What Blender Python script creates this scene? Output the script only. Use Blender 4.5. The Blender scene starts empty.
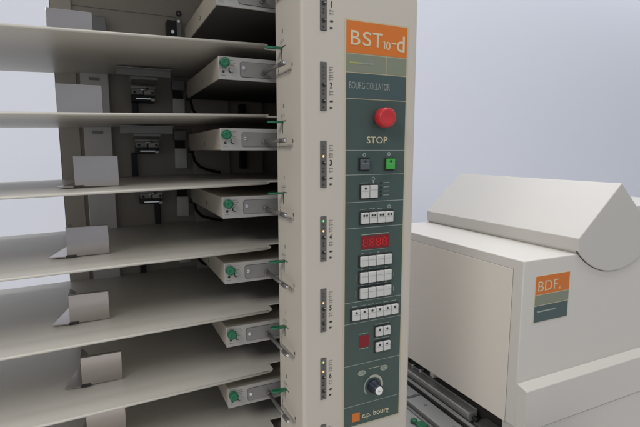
import bpy, bmesh, math, random
from mathutils import Vector, Matrix
random.seed(4)
S = bpy.context.scene
COL = S.collection
PI = math.pi

# ------------------------------------------------------------------ materials
def mat(name, col, rough=.5, metal=0.0, var=.05, vscale=14.0, bump=0.0, bscale=600.0, spec=.5, emit=None, estr=0.0,
        stretch=None, coat=0.0, speck=0.0):
    m = bpy.data.materials.new(name); m.use_nodes = True
    nt = m.node_tree; N = nt.nodes; L = nt.links
    b = N['Principled BSDF']
    b.inputs['Roughness'].default_value = rough
    b.inputs['Metallic'].default_value = metal
    b.inputs['Specular IOR Level'].default_value = spec
    if coat: b.inputs['Coat Weight'].default_value = coat
    tc = N.new('ShaderNodeTexCoord'); mp = N.new('ShaderNodeMapping'); L.new(tc.outputs['Object'], mp.inputs[0])
    if stretch: mp.inputs['Scale'].default_value = stretch
    n = N.new('ShaderNodeTexNoise'); n.inputs['Scale'].default_value = vscale; n.inputs['Detail'].default_value = 6
    L.new(mp.outputs[0], n.inputs['Vector'])
    mx = N.new('ShaderNodeMix'); mx.data_type = 'RGBA'
    L.new(n.outputs[0], mx.inputs[0])
    mx.inputs[6].default_value = (*[c*(1-var) for c in col], 1)
    mx.inputs[7].default_value = (*[min(1, c*(1+var)) for c in col], 1)
    out = mx.outputs[2]
    if speck:
        n3 = N.new('ShaderNodeTexNoise'); n3.inputs['Scale'].default_value = 55; n3.inputs['Detail'].default_value = 9
        n3.inputs['Roughness'].default_value = .8
        L.new(tc.outputs['Object'], n3.inputs['Vector'])
        rp = N.new('ShaderNodeValToRGB'); rp.color_ramp.elements[0].position = .64; rp.color_ramp.elements[1].position = .76
        L.new(n3.outputs[0], rp.inputs[0])
        mu = N.new('ShaderNodeMath'); mu.operation = 'MULTIPLY'; mu.inputs[1].default_value = speck
        L.new(rp.outputs[0], mu.inputs[0])
        m2 = N.new('ShaderNodeMix'); m2.data_type = 'RGBA'; L.new(mu.outputs[0], m2.inputs[0]); L.new(out, m2.inputs[6])
        m2.inputs[7].default_value = (*[c*.45 for c in col], 1); out = m2.outputs[2]
    L.new(out, b.inputs['Base Color'])
    rm = N.new('ShaderNodeMapRange'); rm.inputs[3].default_value = rough*.88; rm.inputs[4].default_value = min(1, rough*1.14)
    L.new(n.outputs[0], rm.inputs[0]); L.new(rm.outputs[0], b.inputs['Roughness'])
    if bump:
        n2 = N.new('ShaderNodeTexNoise'); n2.inputs['Scale'].default_value = bscale; n2.inputs['Detail'].default_value = 3
        L.new(mp.outputs[0], n2.inputs['Vector'])
        bp = N.new('ShaderNodeBump'); bp.inputs['Strength'].default_value = bump; bp.inputs['Distance'].default_value = .0004
        L.new(n2.outputs[0], bp.inputs['Height']); L.new(bp.outputs[0], b.inputs['Normal'])
    if emit:
        b.inputs['Emission Color'].default_value = (*emit, 1); b.inputs['Emission Strength'].default_value = estr
    return m
M = dict(
    paint=mat('beige_powder_coat', (.53, .485, .425), .44, bump=.3, speck=.09, var=.035, vscale=5),
    boxp=mat('feeder_paint', (.34, .305, .255), .5, bump=.25, speck=.15, var=.06, vscale=9),
    shelf=mat('shelf_powder_coat', (.575, .55, .495), .38, bump=.25, speck=.16, var=.05, vscale=6),
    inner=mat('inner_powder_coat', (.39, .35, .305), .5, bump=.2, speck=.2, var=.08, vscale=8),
    black=mat('black_plastic', (.012, .012, .013), .5),
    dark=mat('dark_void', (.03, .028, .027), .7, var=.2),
    steel=mat('satin_steel', (.52, .50, .50), .38, 1.0, var=.10, vscale=30, stretch=(1, 1, 9), bump=.15, bscale=300),
    guide=mat('brushed_guide_steel', (.52, .48, .465), .2, .95, var=.14, vscale=11, stretch=(1, 1, 3)),
    railp=mat('galvanised_rail', (.66, .635, .61), .4, .3, var=.16, vscale=18, speck=.25),
    zinc=mat('zinc_plate', (.40, .39, .375), .45, .35, var=.14, vscale=26, speck=.25),
    zincd=mat('zinc_inset', (.25, .245, .24), .4, .4, var=.12, vscale=30, speck=.2),
    rod=mat('grey_rod', (.17, .16, .155), .38, .5, var=.1),
    chrome=mat('chrome', (.75, .75, .75), .15, 1.0),
    green=mat('green_plastic', (.008, .135, .062), .38, coat=.2),
    bdf=mat('white_grey_enamel', (.605, .578, .54), .42, bump=.15, speck=.04, var=.025, vscale=4),
    door=mat('bounce_warmed_enamel', (.69, .645, .58), .42, bump=.15, speck=.04, var=.02, vscale=4),  # body enamel with light bounced off the column mixed into the colour
    hood=mat('cream_enamel', (.53, .51, .475), .4, bump=.1, speck=.03, var=.02, vscale=4),
    seam=mat('dark_seam', (.06, .055, .05), .8),
    seamd=mat('door_gap', (.25, .23, .20), .8),
    teal=mat('teal_foil', (.052, .083, .074), .38, var=.07, vscale=18, bump=.1, bscale=900),
    slate=mat('slate_foil', (.055, .088, .092), .38, var=.06),
    sage=mat('sage_foil', (.20, .225, .165), .4, var=.06),
    orange=mat('orange_foil', (.60, .158, .018), .4, var=.05),
    cream=mat('cream_print', (.60, .53, .36), .5, var=.05),
    border=mat('border_print', (.50, .45, .30), .5, var=.05),
    pale=mat('pale_print', (.42, .42, .35), .5),
    yellow=mat('yellow_print', (.45, .42, .10), .5),
    greyp=mat('grey_print', (.30, .33, .30), .5),
    ink=mat('black_print', (.03, .028, .028), .6),
    inkf=mat('faded_print', (.20, .18, .165), .6),
    key=mat('white_key', (.56, .56, .54), .35, var=.04, bump=.1),
    keyg=mat('grey_key', (.085, .095, .105), .4),
    keygr=mat('green_key', (.045, .34, .055), .35, emit=(.03, .7, .05), estr=.05),
    red=mat('red_plastic', (.52, .022, .028), .33, coat=.3),
    disp=mat('red_display', (.15, .004, .008), .5, emit=(.5, .005, .015), estr=.07, spec=.5),
    seg=mat('red_segment', (.5, .02, .02), .3, emit=(1, .03, .03), estr=.10),
    strip=mat('smoked_strip', (.12, .11, .108), .25, var=.12, vscale=200),
    stripf=mat('strip_frame', (.03, .03, .03), .5),
    lampo=mat('unlit_lamp', (.055, .075, .06), .3),
    lampg=mat('green_lamp', (.1, .6, .2), .3, emit=(.15, 1, .3), estr=.7),
    lampa=mat('amber_lamp', (.8, .5, .15), .3, emit=(1, .62, .22), estr=.9),
    lampy=mat('lime_lamp', (.5, .7, .2), .3, emit=(.6, 1, .2), estr=.6),
    white=mat('white_plastic', (.78, .77, .74), .35),
    navy=mat('dark_blue_plastic', (.012, .014, .03), .35, coat=.3),
    wall=mat('wall_paint', (.84, .86, .945), .9, var=.012, vscale=1.5, bump=.1, bscale=200),
    floor=mat('floor_vinyl', (.60, .58, .55), .5, var=.08, vscale=5),
    rail=mat('rail_steel', (.36, .355, .345), .35, .4, var=.12, vscale=12, stretch=(9, 1, 1)),
    plate=mat('plate_steel', (.40, .40, .40), .4, .45, var=.12, vscale=14, speck=.2),
    rubber=mat('grey_rubber', (.10, .10, .10), .6),
)

# ------------------------------------------------------------------ mesh helpers (metres)
class MB:
    def __init__(s): s.bm = bmesh.new(); s.mats = []
    def mi(s, m):
        if m not in s.mats: s.mats.append(m)
        return s.mats.index(m)
    def box(s, x0, x1, y0, y1, z0, z1, m, bev=0.0, seg=2):
        r = bmesh.ops.create_cube(s.bm, size=1)
        for v in r['verts']:
            v.co = Vector(((x0+x1)/2+v.co.x*(x1-x0), (y0+y1)/2+v.co.y*(y1-y0), (z0+z1)/2+v.co.z*(z1-z0)))
        i = s.mi(m); fs = {f for v in r['verts'] for f in v.link_faces}
        for f in fs: f.material_index = i
        if bev:
            es = list({e for v in r['verts'] for e in v.link_edges})
            q = bmesh.ops.bevel(s.bm, geom=es, offset=bev, segments=seg, profile=.5, affect='EDGES')
            for f in q['faces']: f.material_index = i; f.smooth = True
        return s
    def prism(s, pts, axis, a0, a1, m, smooth=False):
        """pts: 2-D outline; extruded along axis 'x','y' or 'z' from a0 to a1"""
        def P(p, a):
            return {'x': (a, p[0], p[1]), 'y': (p[0], a, p[1]), 'z': (p[0], p[1], a)}[axis]
        A = [s.bm.verts.new(P(p, a0)) for p in pts]; Bv = [s.bm.verts.new(P(p, a1)) for p in pts]
        fs = [s.bm.faces.new(A), s.bm.faces.new(Bv[::-1])]
        n = len(pts)
        for i in range(n):
            f = s.bm.faces.new((A[i], Bv[i], Bv[(i+1) % n], A[(i+1) % n])); f.smooth = smooth; fs.append(f)
        i = s.mi(m)
        for f in fs: f.material_index = i
        bmesh.ops.recalc_face_normals(s.bm, faces=fs)
        return s
    def lathe(s, prof, c, d, m, n=28, smooth=True):
        """prof: (radius, distance along d)"""
        d = Vector(d).normalized(); u = d.orthogonal().normalized(); w = d.cross(u); c = Vector(c)
        rings = []
        for r, t in prof:
            rings.append([s.bm.verts.new(c+d*t+(u*math.cos(2*PI*k/n)+w*math.sin(2*PI*k/n))*r) for k in range(n)])
        i = s.mi(m); fs = []
        for a, b in zip(rings, rings[1:]):
            for k in range(n):
                f = s.bm.faces.new((a[k], a[(k+1) % n], b[(k+1) % n], b[k])); f.smooth = smooth; fs.append(f)
        fs.append(s.bm.faces.new(rings[0])); fs.append(s.bm.faces.new(rings[-1]))
        for f in fs: f.material_index = i
        bmesh.ops.recalc_face_normals(s.bm, faces=fs)
        return s
    def cyl(s, a, b, r, m, n=24, bev=0.0):
        a = Vector(a); b = Vector(b); L = (b-a).length
        pr = [(r, 0), (r, L)] if not bev else [(r-bev, 0), (r-bev*.3, bev*.3), (r, bev), (r, L-bev), (r-bev*.3, L-bev*.3), (r-bev, L)]
        return s.lathe(pr, a, b-a, m, n)
    def tube(s, pts, r, m, n=10):
        pts = [Vector(p) for p in pts]; rings = []
        for k, p in enumerate(pts):
            t = (pts[min(k+1, len(pts)-1)]-pts[max(k-1, 0)]).normalized()
            u = t.cross(Vector((.3, .2, 1))).normalized(); w = t.cross(u)
            rings.append([s.bm.verts.new(p+(u*math.cos(2*PI*j/n)+w*math.sin(2*PI*j/n))*r) for j in range(n)])
        i = s.mi(m); fs = []
        for a, b in zip(rings, rings[1:]):
            for j in range(n):
                f = s.bm.faces.new((a[j], a[(j+1) % n], b[(j+1) % n], b[j])); f.smooth = True; fs.append(f)
        fs += [s.bm.faces.new(rings[0]), s.bm.faces.new(rings[-1])]
        for f in fs: f.material_index = i
        bmesh.ops.recalc_face_normals(s.bm, faces=fs)
        return s
    def ring(s, cx, cz, r0, r1, a0, a1, y0, y1, m, n=32):
        pts = [(cx+r1*math.cos(a0+(a1-a0)*k/n), cz+r1*math.sin(a0+(a1-a0)*k/n)) for k in range(n+1)]
        pts += [(cx+r0*math.cos(a1-(a1-a0)*k/n), cz+r0*math.sin(a1-(a1-a0)*k/n)) for k in range(n+1)]
        # build as quads (concave outline)
        i = s.mi(m); fs = []
        O = [[s.bm.verts.new((cx+r*math.cos(a0+(a1-a0)*k/n), y, cz+r*math.sin(a0+(a1-a0)*k/n))) for k in range(n+1)] for r in (r0, r1) for y in (y0, y1)]
        for k in range(n):
            fs.append(s.bm.faces.new((O[0][k], O[0][k+1], O[2][k+1], O[2][k])))
            fs.append(s.bm.faces.new((O[1][k], O[3][k], O[3][k+1], O[1][k+1])))
            fs.append(s.bm.faces.new((O[2][k], O[2][k+1], O[3][k+1], O[3][k])))
            fs.append(s.bm.faces.new((O[0][k], O[1][k], O[1][k+1], O[0][k+1])))
        for f in fs: f.material_index = i
        bmesh.ops.recalc_face_normals(s.bm, faces=fs)
        return s
    def text(s, body, x0, x1, z0, z1, y, m, thin=0.0, face='-y', keep=False):
        """lettering fitted in a rectangle on a plane facing -Y (or -X: x0,x1 are then y values, left to right = falling y)"""
        cu = bpy.data.curves.new('t', 'FONT'); cu.body = body; cu.size = 1; cu.extrude = .02; cu.offset = thin
        cu.resolution_u = 5
        o = bpy.data.objects.new('t', cu); COL.objects.link(o)
        bpy.context.view_layer.update()
        me = bpy.data.meshes.new_from_object(o.evaluated_get(bpy.context.evaluated_depsgraph_get()))
        bpy.data.objects.remove(o)
        xs = [v.co.x for v in me.vertices]; ys = [v.co.y for v in me.vertices]
        ax, bx, ay, by = min(xs), max(xs), min(ys), max(ys)
        for v in me.vertices:
            u = (v.co.x-ax)/(bx-ax); w = (v.co.y-ay)/(by-ay); t = v.co.z/.02*.00015
            if face == '-y': v.co = (x0+u*(x1-x0), y-t, z0+w*(z1-z0))
            else: v.co = (y-t, x0+u*(x1-x0), z0+w*(z1-z0))
        n0 = len(s.bm.faces); s.bm.from_mesh(me); s.bm.faces.ensure_lookup_table()
        i = s.mi(m)
        for f in s.bm.faces[n0:]: f.material_index = i
        bpy.data.meshes.remove(me)
        return s
    def mesh(s, name):
        me = bpy.data.meshes.new(name); s.bm.to_mesh(me); s.bm.free()
        for k in s.mats: me.materials.append(M[k])
        return me
WORLD = {}
def part(name, me, parent=None, loc=(0, 0, 0), label=None):
    """loc = world position of the mesh's own origin"""
    if isinstance(me, MB): me = me.mesh(name)
    o = bpy.data.objects.new(name, me); COL.objects.link(o)
    WORLD[o.name] = Vector(loc)
    if parent:
        o.parent = parent; o.location = Vector(loc)-WORLD[parent.name]
    else: o.location = loc
    if label: o['label'] = label
    return o
def thing(name, label, cat, loc, group=None):
    o = bpy.data.objects.new(name, None); COL.objects.link(o); o.location = loc; WORLD[o.name] = Vector(loc)
    o.empty_display_size = .05
    o['label'] = label; o['category'] = cat
    if group: o['group'] = group
    return o
def structure(name, me):
    o = part(name, me); o['kind'] = 'structure'; return o

# ------------------------------------------------------------------ the setting
FL = -1.05
structure('floor', MB().box(-4, 7, -3, 2.2, FL-.05, FL, 'floor'))
structure('wall', MB().box(-4, 7, 1.65, 1.75, FL+.002, 2.4, 'wall'))

# ------------------------------------------------------------------ collator
PITCH = .11
A = thing('collator', 'tall beige collating tower with open shelves, green knobs and teal control panel', 'collator', (0, .25, FL))
# column housing: rounded front edges, front y=0, left side x=0
def rounded(x0, x1, y0, y1, r, n=6):
    p = [(x0, y1)]
    for k in range(n+1):
        a = PI+k/n*PI/2; p.append((x0+r+r*math.cos(a), y0+r+r*math.sin(a)))
    for k in range(n+1):
        a = 1.5*PI+k/n*PI/2; p.append((x1-r+r*math.cos(a), y0+r+r*math.sin(a)))
    p.append((x1, y1)); return p
h = MB()
h.prism(rounded(0, .1958, 0, .101, .0055), 'z', -1.0, .46, 'paint')
part('column_housing', h, A)
part('side_panel', MB().box(.178, .1950, .1013, .56, -1.0, .46, 'inner').box(.1951, .1957, .1013, .56, -1.0, .46, 'paint'), A)
part('top_light_block', MB().box(-.62, .1765, .095, .56, .43, .46, 'paint', .003), A)  # unseen roof, added and widened to darken the shelf space below
part('base_cabinet', MB().box(-.62, .1765, .12, .56, -1.0, -.78, 'paint', .004), A)
for x in (-.5, .1):
    for y in (.1, .45): part('foot', MB().cyl((x, y, FL), (x, y, -1.0), .02, 'black'), A)

# back wall of the shelf space with its sheet-metal pieces
b = MB()
b.box(-.3345, .1775, .502, .56, -.78, .43, 'inner')
b.box(-.3345, -.3338, .497, .5015, -.78, .43, 'paint')
part('back_panel', b, A)
b = MB(); b.box(-.3335, -.296, .497, .5015, -.78, .43, 'paint', .001)
part('back_strip', b, A)
b = MB(); b.box(-.2885, -.2345, .488, .5012, -.78, .196, 'railp', .0015)
for k in range(8):
    z = .181-PITCH*k
    b.box(-.272, -.252, .4855, .4878, z-.022, z-.016, 'zincd', .0005)
part('back_rail', b, A)
b = MB(); b.box(-.266, -.2335, .478, .5012, .192, .286, 'zincd', .001); part('back_bracket', b, A)
for k in range(8):
    b = MB()
    z = .181-PITCH*k
    b.box(-.107, -.0805, .484, .5012, z-.098, z-.052, 'railp', .001)
    b.box(-.107, -.0805, .480, .5012, z-.034, z-.012, 'zincd', .001)
    b.box(-.104, -.083, .492, .5012, z-.052, z-.034, 'dark')
    part('guide_channel', b, A)
b = MB(); b.box(-.068, .0155, .470, .5012, -.78, .16, 'inner', .001); b.box(.0165, .1, .480, .5012, -.78, .16, 'inner', .001)
for k in range(8):
    z = .181-PITCH*k
    b.box(.04, .055, .465, .479, z-.1, z-.06, 'black', .001)
part('inner_partition', b, A)
# seam, bolt and block of the top bay
b = MB(); b.box(-.333, -.085, .5005, .5025, .3075, .3083, 'seamd')
part('panel_seam', b, A)
part('panel_bolt', MB().ring(-.084, .316, .0030, .0058, 0, 2*PI, .4985, .5025, 'dark').cyl((-.084, .5015, .316), (-.084, .4995, .316), .0030, 'zincd'), A)
part('panel_bolt', MB().cyl((-.31, .5015, .40), (-.31, .4985, .40), .005, 'zincd', 6), A)
b = MB(); b.box(-.1135, -.094, .470, .5012, .21, .2925, 'dark', .001); b.box(-.094, -.0835, .474, .5012, .235, .300, 'zincd', .001)
b.cyl((-.103, .4705, .268), (-.103, .4665, .268), .0035, 'chrome'); b.cyl((-.089, .4745, .292), (-.089, .470, .292), .0025, 'chrome')
part('sensor_block', b, A)

# shelves (slight fall to the left, notch at the right front corner)
sh = MB()
def shelf_mesh():
    s = MB(); T = .0022; yf, yb, yn = .1185, .5014, .150
    xl, xr, xn = -.62, .165, -.0045
    sl = .0239
    Z = lambda x: sl*min(x, 0)
    def slab(pts):
        n = len(pts); i = s.mi('shelf')
        top = [s.bm.verts.new((x, y, Z(x))) for x, y in pts]; bot = [s.bm.verts.new((x, y, Z(x)-T)) for x, y in pts]
        fs = [s.bm.faces.new(top), s.bm.faces.new(bot[::-1])]
        fs += [s.bm.faces.new((top[k], bot[k], bot[(k+1) % n], top[(k+1) % n])) for k in range(n)]
        bmesh.ops.recalc_face_normals(s.bm, faces=fs)
        for f in fs: f.material_index = i
    rr = .008
    arc = [(xn-rr+rr*math.sin(a), yf+.0012+rr-rr*math.cos(a)) for a in [PI/2*k/8 for k in range(9)]]
    slab([(xl, yf+.0012)]+arc+[(xn, yb), (xl, yb)]); slab([(xn, yn), (xr, yn), (xr, yb), (xn, yb)])
    # rolled front lip
    L = [(yf+.0022+.0022*math.cos(a)-.0002, -.0016+.0022*math.sin(a)) for a in [2*PI*k/10 for k in range(10)]]
    for x0, x1 in ((xl, xn-.008),):
        Aq = [s.bm.verts.new((x0, p[0], Z(x0)+p[1])) for p in L]; Bq = [s.bm.verts.new((x1, p[0], Z(x1)+p[1])) for p in L]
        fs = [s.bm.faces.new(Aq), s.bm.faces.new(Bq[::-1])]
        for k in range(10):
            f = s.bm.faces.new((Aq[k], Bq[k], Bq[(k+1) % 10], Aq[(k+1) % 10])); f.smooth = True; fs.append(f)
        for f in fs: f.material_index = 0
        bmesh.ops.recalc_face_normals(s.bm, faces=fs)
    return s.mesh('shelf')
SM = shelf_mesh()
shelves = [part('shelf', SM, A, (0, 0, .1812-PITCH*k)) for k in range(8)]

# feeder boxes: own origin = front left bottom corner
FX, FY = -.0848, .1305
def feeder_meshes():
    body = MB()
    body.box(0, .20, .0012, .292, 0, .0343, 'boxp', .0012)
    body.cyl((-.0006, .128, .0125), (.001, .128, .0125), .0036, 'seam', 16)
    body.cyl((-.0014, .128, .0125), (0, .128, .0125), .0022, 'zinc', 12)
    body.box(.001, .198, .003, .289, -.0012, -.0003, 'dark')
    fp = MB(); fp.box(0, .20, -.0012, .0009, -.0004, .0347, 'zinc', .0006)
    fp.cyl((.0074, -.0014, .0113), (.0074, -.0011, .0113), .0022, 'ink', 14)
    fp.cyl((.0195, -.0014, .0140), (.0195, -.0011, .0140), .0041, 'ink', 20)
    fp.cyl((.0207, -.0022, .0147), (.0207, -.0012, .0147), .0034, 'zinc', 20)
    for j in range(3): fp.box(.0165, .0255+.002*(j % 2), -.00145, -.0012, .0215+.0035*j, .0225+.0035*j, 'inkf')
    fp.box(.004, .011, -.00145, -.0012, .0055, .0063, 'inkf')
    ip = MB()
    pts = []
    x0, x1, z0, z1, r = .0345, .115, .0055, .0280, .004
    for cx, cz, a in ((x0+r, z0+r, PI), (x1-r, z0+r, 1.5*PI), (x1-r, z1-r, 0), (x0+r, z1-r, .5*PI)):
        for k in range(6): pts.append((cx+r*math.cos(a+k/5*PI/2), cz+r*math.sin(a+k/5*PI/2)))
    ip.prism(pts, 'y', -.0024, -.0013, 'zincd')
    pts2 = [((p[0]-.07)*1.012+.07, (p[1]-.0168)*1.05+.0168) for p in pts]
    ip.prism(pts2, 'y', -.0016, -.00125, 'seam')
    ip.cyl((.0395, -.0025, .0185), (.0395, -.0040, .0185), .0028, 'chrome', 16)
    kn = MB()
    n = 36
    # fluted knob
    prof = []
    kn.lathe([(.0062, 0), (.0066, .001), (.0066, .003)], (.0080, -.0014, .0240), (0, -1, 0), 'green')
    pts = [((.0072+.0004*(k % 2))*math.cos(2*PI*k/n)+.0080, (.0072+.0004*(k % 2))*math.sin(2*PI*k/n)+.0240) for k in range(n)]
    kn.prism(pts, 'y', -.0045, -.0125, 'green')
    kn.lathe([(.0068, 0), (.0058, .0012), (.0026, .0014), (.0022, .0008)], (.0080, -.0125, .0240), (0, -1, 0), 'green')
    rd = MB()
    rd.cyl((.0713, -.002, .0133), (.0713, -.010, .0133), .0042, 'rod', 20, .0008)
    rd.cyl((.0713, -.010, .0133), (.0713, -.082, .0133), .0028, 'rod', 20)
    rd.cyl((.0713, -.082, .0133), (.0713, -.0985, .0133), .0036, 'rod', 20, .001)
    rd.cyl((.0713, -.0985, .0133), (.0713, -.1015, .0133), .0022, 'chrome', 16, .0006)
    cb = MB()
    cb.tube([(.004, .285, .003), (.008, .297, -.008), (.012, .303, -.022), (.024, .306, -.036), (.042, .308, -.043), (.07, .310, -.050)], .0032, 'black')
    cb.cyl((.002, .288, .004), (.002, .300, -.001), .005, 'black')
    return body.mesh('feeder_box'), [(n_, x.mesh(n_)) for n_, x in (('front_plate', fp), ('inset_plate', ip), ('knob', kn), ('lever_rod', rd), ('cable', cb))]
FB, FSUB = feeder_meshes()
for k in range(8):
    z = .2337-PITCH*k
    f = part('feeder_box', FB, A, (FX, FY, z))
    for n_, me in FSUB:
        part(n_, me, f, (FX, FY, z))
    part('screw', MB().box(.0368, .0422, -.0043, -.0039, .0182, .0188, 'ink').mesh('screw'), f, (FX, FY, z))
    # green setting tab coming out of its slot in the column side
    g = MB()
    g.prism([(-.024, .074), (-.016, .0705), (.002, .0715), (.002, .079), (-.016, .0805), (-.024, .080)], 'z', -.0014, .0014, 'green')
    part('setting_tab', g, A, (0, 0, z+.0425))
    s = MB()
    s.box(-.0004, .0005, .0745, .0765, -.017, .0, 'ink')
    s.box(-.0004, .0005, .060, .075, .0008, .0022, 'ink')
    s.text('1', .0716, .0702, .0215, .0275, -.0002, 'ink', face='-x')
    for j, (a, bb) in enumerate(((.082, .078), (.0765, .0735), (.072, .0665))):
        s.box(-.0003, .0005, bb, a, .0085+.0004*j, .0094+.0004*j, 'inkf')
        s.box(-.0003, .0005, bb, a-.0012, .0112+.0003*j, .0119+.0003*j, 'inkf')
    s.box(-.0003, .0005, .034, .091, -.0372, -.0366, 'inkf')
    for j, yy in enumerate((.091, .0765, .0625, .048, .034)):
        e = .0028 if j in (0, 4) else .0014
        s.box(-.0003, .0005, yy-.0004, yy+.0004, -.0366-e*.6, -.0366+e, 'inkf')
    s.text('2', .0925, .0890, -.0325, -.0270, -.0002, 'ink', face='-x')
    s.text('8', .0355, .0320, -.0325, -.0270, -.0002, 'ink', face='-x')
    s.box(-.0003, .0005, .088, .0925, -.0245, -.0238, 'inkf')
    part('scale_marking', s, A, (0, 0, z+.0425))
# sensors and hanging bars at the back of each bay
cable_x = [-.185, -.195, -.155, -.186, -.147, -.19, -.16, -.18]
for k in range(8):
    z = .181-PITCH*k                      # underside of this shelf = top of the bay
    if k < 7:
        s = MB()
        s.box(-.2215, -.1240, .372, .377, -.0245, -.0105, 'zincd', .0008)
        s.box(-.2225, -.1230, .366, .379, -.0110, -.0094, 'zinc', .0003)
        s.box(-.196, -.147, .38, .45, -.030, -.016, 'zincd', .001)
        part('hanging_bar', s, A, (0, 0, z))
        s = MB()
        s.box(-.1925, -.1695, .452, .485, -.049, -.028, 'zincd', .002)
        s.box(-.1685, -.1465, .452, .485, -.049, -.028, 'zinc', .002)
        s.box(-.1925, -.1465, .462, .501, -.062, -.045, 'black', .001)
        s.cyl((-.187, .4525, -.044), (-.187, .450, -.044), .0028, 'ink', 14)
        s.cyl((-.152, .4525, -.044), (-.152, .450, -.044), .0028, 'ink', 14)
        s.cyl((-.194, .452, -.0335), (-.145, .452, -.0335), .0045, 'zinc', 16, .001).cyl((-.175, .447, -.040), (-.160, .447, -.036), .0025, 'chrome', 12)
        s.box(-.185, -.155, .455, .4615, -.0575, -.0555, 'chrome')
        s.box(-.1545, -.1475, .452, .4615, -.0615, -.0555, 'white', .0008)
        sx = (k % 3)*.003
        u = part('paper_sensor', s, A, (sx, 0, z-.002))
        cx = cable_x[k]
        part('cable', MB().box(cx-.006, cx+.006, .489, .5013, -.118, -.06, 'black', .0015), u, (sx, 0, z-.002))

# status strips beside the control panel
LIT = {1: {}, 2: {}, 3: {1: 'lampo', 3: 'lampa'}, 4: {0: 'lampg', 3: 'lampa'}, 5: {3: 'lampa'}, 6: {0: 'lampy', 3: 'lampa'}, 7: {0: 'lampy'}, 8: {0: 'lampg'}}
for k in range(1, 9):
    z = .215-PITCH*(k-1)
    s = MB()
    s.box(.0286, .0387, -.0007, .0006, -.0365, .0315, 'stripf', .0004)
    s.box(.0292, .0380, -.0011, -.0004, -.0358, .0308, 'strip', .0002)
    st = part('status_strip', s, A, (0, 0, z))
    for j, dz in enumerate((.0245, .0195, .0145, .0095)):
        m = LIT[k].get(j, 'lampo')
        r_ = .0014 if m == 'lampo' else .0015
        part('indicator_lamp', MB().lathe([(r_, 0), (r_*.8, .0006), (r_*.3, .0009)], (.0334, -.0011, dz), (0, -1, 0), m, 14), st, (0, 0, z))
    s = MB()
    for dz, r_ in ((0, .0030), (-.0225, .0030)):
        s.cyl((.0336, -.0011, dz), (.0336, -.0022, dz), r_, 'black', 20, .0004)
        s.box(.0345, .0362, -.0024, -.0021, dz+.0002, dz+.0016, 'zinc')
    for dz in (-.0080, -.0125, -.0315): s.cyl((.0334, -.0011, dz), (.0334, -.0014, dz), .0015, 'ink', 14)
    part('trim_screw', s, st, (0, 0, z))
    s = MB()
    s.text(str(k), .0438 if k > 1 else .0452, .0476 if k > 1 else .0466, -.0042, .0042, -.00035, 'ink', thin=.015)
    for j, dz in enumerate((.0250, .0215, .0180, .0140, .0115, .0085)):
        w = (.0062, .0050, .0066, .0058, .0064, .0060)[j]
        s.box(.0430, .0430+w, -.0004, .0002, dz-.0003, dz+.0003, 'inkf')
        s.box(.0430, .0443, -.0004, .0002, dz-.0014, dz-.0006, 'inkf')
    for dz in (-.0085, -.0125):
        s.box(.0432, .0450, -.0004, .0002, dz-.0012, dz+.001, 'inkf'); s.box(.0462, .0492, -.0004, .0002, dz-.0005, dz+.0005, 'inkf')
    s.prism([(.0430, -.0225), (.0462, -.0206), (.0462, -.0216), (.0490, -.0212), (.0486, -.0236), (.0462, -.0232), (.0460, -.0244)], 'y', -.0004, .0002, 'ink')
    s.box(.0438, .0470, -.0004, .0002, -.0330, -.0302, 'ink', .0001)
    s.box(.0474, .0486, -.0004, .0002, -.0318, -.0306, 'inkf')
    part('strip_lettering', s, st, (0, 0, z))

# control panel
LZ = [.198, .152, .1256, .088, .0129, -.0237, -.0652, -.1052, -.2222, -.2569, -.3263, -.3957, -.4305]
PX0, PX1 = .0699, .1747
p = MB()
p.box(PX0-.0024, PX1+.0026, -.0007, .0006, LZ[-1]-.0022, LZ[0]+.0020, 'border', .0003)
secs = ['orange', None, 'slate'] + ['teal']*9
for i, m in enumerate(secs):
    g = .0009 if i < 3 else .0005
    z1, z0 = LZ[i]-g, LZ[i+1]+g
    if i == 11: z0 = LZ[-1]+.0002
    if m: p.box(PX0, PX1, -.0012, -.0005, z0, z1, m)
    else:
        p.box(PX0, .1374, -.0012, -.0005, z0, z1, 'sage'); p.box(.1390, PX1, -.0012, -.0005, z0, z1, 'sage')
for i in range(4, 12): p.box(PX0, PX1, -.0011, -.0004, LZ[i]-.0006, LZ[i]+.0006, 'greyp')
CP = part('control_panel', p, A)
Y = -.00135
t = MB()
t.text('B', .0770, .0925, .1640, .1840, Y, 'cream', thin=.004)
t.text('S', .0970, .1110, .1640, .1840, Y, 'cream', thin=.004)
t.text('T', .1135, .1310, .1640, .1840, Y, 'cream', thin=.004)
t.box(.1338, .1352, Y-.0002, Y+.0002, .1620, .1735, 'cream').box(.1322, .1339, Y-.0002, Y+.0002, .1716, .1729, 'cream')
t.text('0', .1372, .1448, .1617, .1736, Y, 'cream', thin=.012)
t.box(.1465, .1550, Y-.0002, Y+.0002, .1706, .1730, 'cream')
t.text('d', .1565, .1705, .1607, .1838, Y, 'cream', thin=.006)
part('brand_lettering', t, CP)
t = MB(); t.text('BOURG COLLATOR', .0750, .1452, .1025, .1122, Y, 'greyp', thin=-.012)
part('title_lettering', t, CP); t = MB()
x = .0755
while x < .116:
    w = random.uniform(.0012, .0030); t.box(x, x+w, Y-.0001, Y+.0002, .1380, .1402, 'yellow' if x < .09 else 'greyp'); x += w+.0009
part('subtitle_lettering', t, CP)
part('stop_lettering', MB().text('STOP', .1058, .1425, .0235, .0336, Y, 'cream', thin=.004), CP)
part('stop_button', MB().cyl((.129, -.001, .0612), (.129, -.006, .0612), .0115, 'black')
     .lathe([(.0125, 0), (.0145, .002), (.0150, .008), (.0142, .0165), (.0128, .0178), (.0085, .0172), (.0055, .0165), (.0001, .0165)], (.129, -.0055, .0612), (0, -1, 0), 'red', 40), CP)
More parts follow.
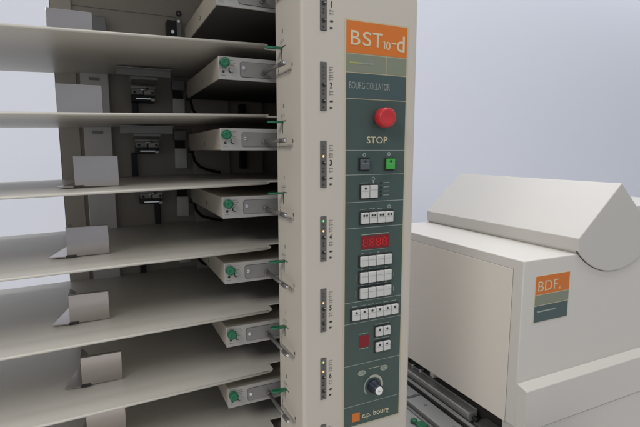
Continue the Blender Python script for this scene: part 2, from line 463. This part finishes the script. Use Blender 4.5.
def keys(x0, x1, z0, z1, n, m='key', dots=0, line=False):
    part('key_surround', MB().box(x0-.0018, x1+.0010, -.0026, -.0008, z0-.0022, z1+.0022, 'black', .0006), CP)
    w = (x1-x0)/n
    alld = dots
    for k in range(n):
        dots = alld[k] if isinstance(alld, tuple) else alld
        a, b_ = x0+w*k+.0005, x0+w*(k+1)-.0007
        q = MB().box(a, b_, -.0066, -.0020, z0, z1, m, .0009)
        cx = (a+b_)/2; H = z1-z0
        if dots == 1: q.cyl((cx-.0004, -.0066, z1-H*.24), (cx-.0004, -.0069, z1-H*.24), .0019, 'ink', 14)
        if dots == 2:
            for d in (-.0026, .0024): q.cyl((cx+d, -.0066, z1-H*.26), (cx+d, -.0069, z1-H*.26), .0018, 'ink', 14)
        if line or dots: q.box(a+.0006, b_-.0006, -.0068, -.0062, z1-H*(.46 if dots else .38), z1-H*(.43 if dots else .35), 'greyp')
        part('key', q, CP)
    return w
keys(.0930, .1092, -.0160, .0002, 1, 'keyg', 1); keys(.1385, .1550, -.0160, .0002, 1, 'keygr', 1)
keys(.0950, .1245, -.0592, -.0398, 2, 'key', (1, 0), True)
keys(.0950, .1540, -.0985, -.0815, 4, 'key', 2)
for z0, z1 in ((-.1660, -.1500), (-.1925, -.1752), (-.2174, -.2006)): keys(.0950, .1530, z0, z1, 4, line=True)
keys(.0815, .1675, -.2508, -.2345, 6, 'key', 1)
keys(.1250, .1532, -.2838, -.2690, 2, 'key', 1); keys(.1255, .1535, -.3100, -.2946, 2, 'key', 1)
# displays
def seg7(s, x, z, w, hh, t_, m, y):
    for a in (0, .5, 1): s.box(x+t_, x+w-t_, y-.0002, y+.0002, z+hh*a-t_/2, z+hh*a+t_/2, m)
    for a in (0, 1):
        for q in (0, .5): s.box(x+w*a-t_/2, x+w*a+t_/2, y-.0002, y+.0002, z+hh*q+t_*.7, z+hh*(q+.5)-t_*.7, m)
d = MB().box(.0975, .1485, -.0024, -.0008, -.1390, -.1185, 'disp', .0005)
part('number_display', d, CP)
d = MB()
for k in range(4): seg7(d, .1012+.0118*k, -.1345, .0068, .0115, .0011, 'seg', -.0026)
part('display_digits', d, CP)
d = MB().box(.0962, .1136, -.0024, -.0008, -.2985, -.2795, 'disp', .0005)
part('small_display', d, CP)
# small printed legends
def dashes(x0, x1, z, m='greyp', hgt=.0011):
    x = x0; t = MB()
    while x < x1:
        w = min(random.uniform(.0014, .0034), x1-x); t.box(x, x+w, Y-.0001, Y+.0002, z-hgt/2, z+hgt/2, m); x += w+.0007
    part('printed_legend', t, CP)
PY = (Y-.0001, Y+.0002)
def mark(f): t = MB(); f(t); part('printed_symbol', t, CP)
for c, z in ((.1018, .0060), (.1458, .0074)): mark(lambda t: t.ring(c, z, .0016, .0030, 0, 2*PI, *PY, 'greyp', 20))
mark(lambda t: t.ring(.1182, -.0302, .0022, .0030, 0, 2*PI, *PY, 'greyp', 20).box(.1176, .1188, *PY, -.0372, -.0330, 'pale'))
mark(lambda t: t.ring(.1480, -.0745, .0018, .0030, 0, 2*PI, *PY, 'greyp', 20))
dashes(.0955, .1085, -.0362)
for z in (-.0372, -.0440, -.0505, -.0567):
    part('unlit_lamp', MB().cyl((.1322, -.0011, z), (.1322, -.0022, z), .0018, 'ink', 14), CP); dashes(.1370, .1475, z+.0006)
dashes(.0955, .1060, -.0765); dashes(.1110, .1215, -.0765); dashes(.1270, .1360, -.0765)
dashes(.0985, .1475, -.1162, 'pale', .0013); dashes(.0985, .1475, -.1408, 'greyp', .0007)
for z in (-.1458, -.1714, -.1968):
    for k in range(4): dashes(.0985+.0146*k, .1025+.0146*k, z)
for z in (-.184, -.209):
    mark(lambda t: t.box(.0890, .0898, *PY, z-.005, z+.005, 'greyp')); mark(lambda t: t.box(.1590, .1598, *PY, z-.004, z+.004, 'greyp'))
for k in range(6): dashes(.0830+.0144*k, .0930+.0144*k, -.2295)
dashes(.0965, .1130, -.2762); dashes(.0965, .1130, -.3010, 'pale'); dashes(.1260, .1520, -.2650); dashes(.1260, .1520, -.2893)
dashes(.1150, .1400, -.3376, 'pale', .0009)
for c, z in ((.1020, -.3425), (.1440, -.3420)):
    def oval(t):
        p = [(c+.0072*math.cos(a), z+.0046*math.sin(a)) for a in [2*PI*k/24 for k in range(24)]]
        t.prism(p, 'y', *PY, 'greyp')
        p = [(c+.0050*math.cos(a), z+.0028*math.sin(a)) for a in [2*PI*k/24 for k in range(24)]]
        t.prism(p, 'y', Y-.0002, Y+.0001, 'sage').box(c-.003, c+.003, Y-.0003, Y, z-.0004, z+.0004, 'pale')
    mark(oval)
mark(lambda t: t.ring(.1238, -.3690, .0150, .0188, -.1*PI, .62*PI, *PY, 'pale', 30).ring(.1238, -.3690, .0158, .0178, .62*PI, 1.25*PI, *PY, 'greyp', 30))
k_ = MB().lathe([(.0112, 0), (.0110, .003), (.0092, .005), (.0086, .016), (.0070, .018)], (.1238, -.0012, -.3690), (0, -1, 0), 'navy')
KD = part('dial_knob', k_, CP)
part('knob_cap', MB().lathe([(.0070, 0), (.0068, .0012), (.0060, .0020)], (.1238, -.0190, -.3690), (0, -1, 0), 'white')
     .box(.1210, .1266, -.0213, -.0209, -.3694, -.3686, 'greyp'), CP)
t = MB(); t.box(.0850, .0988, Y-.0002, Y+.0002, -.4235, -.4090, 'orange')
t.text('c.p. bourg', .1035, .1550, -.4238, -.4125, Y, 'cream', thin=.01)
part('maker_lettering', t, CP)

# ------------------------------------------------------------------ paper guides on the shelves (loose)
ORD = ['top', 'second', 'third', 'fourth', 'fifth', 'sixth', 'seventh']
GX = [(-.3193, -.2580, .047), (-.3143, -.2505, .0485), (-.2973, -.2335, .0485), (-.3150, -.2540, .0475), (-.3185, -.2598, .0475), (-.3080, -.2462, .0495), (-.3058, -.2454, .058)]
for k, (x0, x1, hh) in enumerate(GX):
    w = x1-x0; zz = .1812-PITCH*k+.0239*(x0+x1)/2+.0011
    lab = 'folded bare metal paper guide standing on the %s shelf from the top' % ORD[k]
    g = thing('paper_guide', lab, 'paper guide', (x0, .21, zz), 'paper guides standing on the collator shelves')
    a = MB(); a.box(0, w, 0, .0018, .0006, hh, 'guide', .0007, 3)
    a.box(0, w, .0016, .0075, hh-.0014, hh, 'guide', .0003)
    a.prism([(.0, .0018), (.013, .0018), (.010, .020), (.003, .040), (.0, .042)], 'z', hh-.0012, hh-.0002, 'zincd')
    part('upright_plate', a, g, (x0, .21, zz))
    a = MB(); a.prism([(.0015, .0008), (.075, .0008), (.075, .010), (.048, hh-.006), (.040, hh), (.0015, hh)], 'x', .0, .0014, 'guide')
    part('side_flange', a, g, (x0, .21, zz))
    a = MB(); a.prism([(-.0255, .002), (.0, -.001), (.0, .092), (-.006, .088)], 'z', 0, .0016, 'guide')
    a.box(-.002, .013, -.0028, -.0002, .0, .0028, 'ink')
    part('foot', a, g, (x0, .21, zz))

# ------------------------------------------------------------------ booklet maker on the right
Bx = thing('booklet_maker', 'off white floor standing machine with tent shaped hood and orange BDF sticker', 'booklet maker', (.9, .24, FL))
b = MB()
b.box(.457, 1.45, 0, .48, -.536, -.196, 'bdf', .0022, 3)
part('body', b, Bx)
b = MB(); b.box(.4560, .4575, .0245, .4745, -.5362, -.2165, 'door', .0007); b.box(.4567, .4572, .0235, .4755, -.5361, -.2157, 'seamd')
part('side_door', b, Bx)
R_, CZ, CX = .137, -.106, .727
R_, CZ = .169, -.074
sec = [(CX, -.0549), (.6034, -.1636), (.6055, -.190)]
a0 = math.atan2(-.190-CZ, .6055-CX)+2*PI; a1 = math.atan2(-.190-CZ, .8485-CX)+2*PI
for k in range(1, 40):
    a = a0+(a1-a0)*k/40; sec.append((CX+R_*math.cos(a), CZ+R_*math.sin(a)))
sec += [(.8485, -.190), (.8506, -.1636)]
b = MB()
b.prism(sec, 'y', -.0045, .478, 'hood')
hood = part('hood', b, Bx)
md = hood.modifiers.new('bevel', 'BEVEL'); md.width = .0016; md.segments = 3; md.limit_method = 'ANGLE'; md.angle_limit = math.radians(20)
part('hood_gap_shade', MB().ring(CX, CZ, R_-.001, R_+.0011, a0, a1, -.0016, .0005, 'seam', 40), hood)  # dark ring with the shadow of the hood's gap put into its colour
b = MB(); b.prism([(-.0003, -.4425), (-.0222, -.4488), (-.0232, -.4500), (-.0232, -.5335), (-.0003, -.5335)], 'x', .457, 1.45, 'bdf')
part('front_ledge', b, Bx)
b = MB(); b.box(.474, 1.45, -.0215, .046, -.98, -.5365, 'bdf', .0014, 2)
b.box(.60, 1.45, .046, .46, -.98, -.64, 'bdf')
part('lower_panel', b, Bx)
part('underside_block', MB().box(.52, 1.44, .05, .47, -.62, -.5365, 'dark'), Bx)  # near-black block filling the gap below the body
b = MB(); b.prism([(1.095, -.1965), (1.11, -.148), (1.40, -.145), (1.42, -.1965)], 'y', .2, .45, 'hood')
part('rear_cover', b, Bx)
for x in (.55, 1.35):
    for y in (.03, .42): part('foot', MB().cyl((x, y, FL), (x, y, -.98), .02, 'black'), Bx)
s = MB()
sx0, sx1 = .4918, .5883
s.box(sx0-.0012, sx1+.0012, -.0007, .0004, -.3243, -.2292, 'cream', .0002)
s.box(sx0, sx1, -.0011, -.0005, -.2672, -.2302, 'orange')
s.box(sx0, sx1, -.0011, -.0005, -.2890, -.2688, 'sage')
s.box(sx0, sx1, -.0011, -.0005, -.3233, -.2906, 'slate')
s.box(sx0+.008, sx0+.060, -.0013, -.0010, -.3035, -.3010, 'greyp')
s.text('BDF', .4985, .5545, -.2605, -.2408, -.00125, 'cream', thin=-.008)
s.text('x', .5572, .5630, -.2635, -.2575, -.00125, 'cream')
part('brand_sticker', s, Bx, label='orange sticker with cream letters BDF over green bands')

# ------------------------------------------------------------------ paper transport between the two machines
T = thing('paper_transport', 'low bare steel paper transport bed running beneath the off white booklet maker', 'conveyor', (.40, .25, FL))
b = MB(); b.box(.215, .44, -.22, .62, -.612, -.604, 'plate', .001)
part('bed_plate', b, T)
b = MB(); b.box(.385, .3885, -.22, .62, -.6036, -.592, 'plate', .0005); b.box(.3895, .432, -.22, .62, -.5965, -.5935, 'plate', .0008)
b.box(.3815, .3845, -.22, .62, -.6038, -.6028, 'seam')
part('side_rail', b, T)
b = MB()
b.box(.436, .4385, -.2, .62, -.604, -.587, 'dark'); b.box(.4395, .4535, -.2, .62, -.600, -.5895, 'plate', .002); b.box(.4545, .4565, -.2, .62, -.604, -.590, 'dark')
part('guide_rail', b, T)
b = MB(); b.box(.4600, .4885, .128, .60, -.598, -.576, 'rail', .003, 3)
b.box(.4855, .4895, .130, .60, -.5765, -.5745, 'plate', .0008)
part('cover_bar', b, T)
b = MB(); b.box(.490, .507, .287, .303, -.5745, -.553, 'white', .002); part('white_clip', b, T)
for k in range(5):
    y = .335+.035*k
    part('roller', MB().cyl((.484, y, -.5745), (.502, y, -.5745), .0042, 'chrome', 16, .001), T)
b = MB(); b.cyl((.4725, .112, -.589), (.4725, .124, -.587), .006, 'black', 20, .001); b.box(.467, .505, .07, .118, -.606, -.592, 'rubber', .002)
part('end_stop', b, T)
b = MB(); b.box(.50, .60, -.2, .64, -.64, -.606, 'dark'); b.box(.51, .60, .0, .64, -.6055, -.555, 'dark')  # near-black blocks filling the gap beside the bar
part('dark_block', b, T)
b = MB(); b.lathe([(.008, 0), (.0085, .004), (.006, .008)], (.3545, .188, -.6035), (0, 0, 1), 'green', 20)
b.box(.350, .372, .158, .180, -.6036, -.5985, 'green', .0015)
part('green_clamp', b, T)
part('bed_screw', MB().cyl((.342, .235, -.6035), (.342, .235, -.597), .006, 'black', 18, .001), T)
for y in (.02, .12, .22, .32, .42): part('bed_screw', MB().cyl((.412, y, -.5934), (.412, y, -.5915), .004, 'zincd', 16, .0006), T)
part('strap', MB().box(.392, .43, .262, .270, -.5934, -.5922, 'rubber', .0004), T)
part('seam_cover', MB().box(.3745, .3805, -.22, .62, -.6038, -.6005, 'zincd', .0008), T)
b = MB()
for x in (.24, .42):
    for y in (-.15, .55): b.box(x-.012, x+.012, y-.012, y+.012, FL, -.6125, 'plate')
part('leg', b, T)

# ------------------------------------------------------------------ light: ceiling fluorescents of the room, plus an added wall light
W = bpy.data.worlds.new('World'); S.world = W; W.use_nodes = True
bg = W.node_tree.nodes['Background']; bg.inputs[0].default_value = (.86, .92, 1.0, 1); bg.inputs[1].default_value = .39
def area(name, loc, target, sx, sy, power, col):
    l = bpy.data.lights.new(name, 'AREA'); l.shape = 'RECTANGLE'; l.size = sx; l.size_y = sy; l.energy = power; l.color = col
    o = bpy.data.objects.new(name, l); COL.objects.link(o); o.location = loc
    o.rotation_euler = (Vector(target)-Vector(loc)).to_track_quat('-Z', 'Y').to_euler()
area('ceiling_or_fill_lamp', (3.1, 1.42, 2.2), (3.1, 1.56, 0), 7.6, .2, 76, (.97, .98, 1))  # added lamp that brightens the back wall; no visible fitting
area('ceiling_or_fill_lamp', (.75, -.4, 1.75), (.75, -.4, 0), 1.4, .5, 19, (1, .98, .95))
area('ceiling_or_fill_lamp', (.4, -2.4, 1.75), (.4, -2.4, 0), 3, .6, 13, (1, .98, .96))
area('ceiling_or_fill_lamp', (-2.6, -1.6, 1.75), (-2.6, -1.6, 0), 1.4, 1.4, 86, (1, .97, .93))

# ------------------------------------------------------------------ camera
cam = bpy.data.cameras.new('Camera'); co = bpy.data.objects.new('Camera', cam); COL.objects.link(co); S.camera = co
r = Vector((9.04438987e-01, -4.26602121e-01, -8.65119943e-04)); u = Vector((.05796726, .12088673, .99097235)); f = Vector((.42264632, .89632418, -.13406363))
co.matrix_world = Matrix(((r.x, u.x, -f.x, -.2554), (r.y, u.y, -f.y, -.60147), (r.z, u.z, -f.z, .01107), (0, 0, 0, 1)))
cam.sensor_width = 36; cam.lens = 457.236/640*36
cam.clip_start = .02; cam.clip_end = 60
S.view_settings.view_transform = 'Standard'; S.view_settings.look = 'None'; S.view_settings.exposure = 0; S.view_settings.gamma = 1
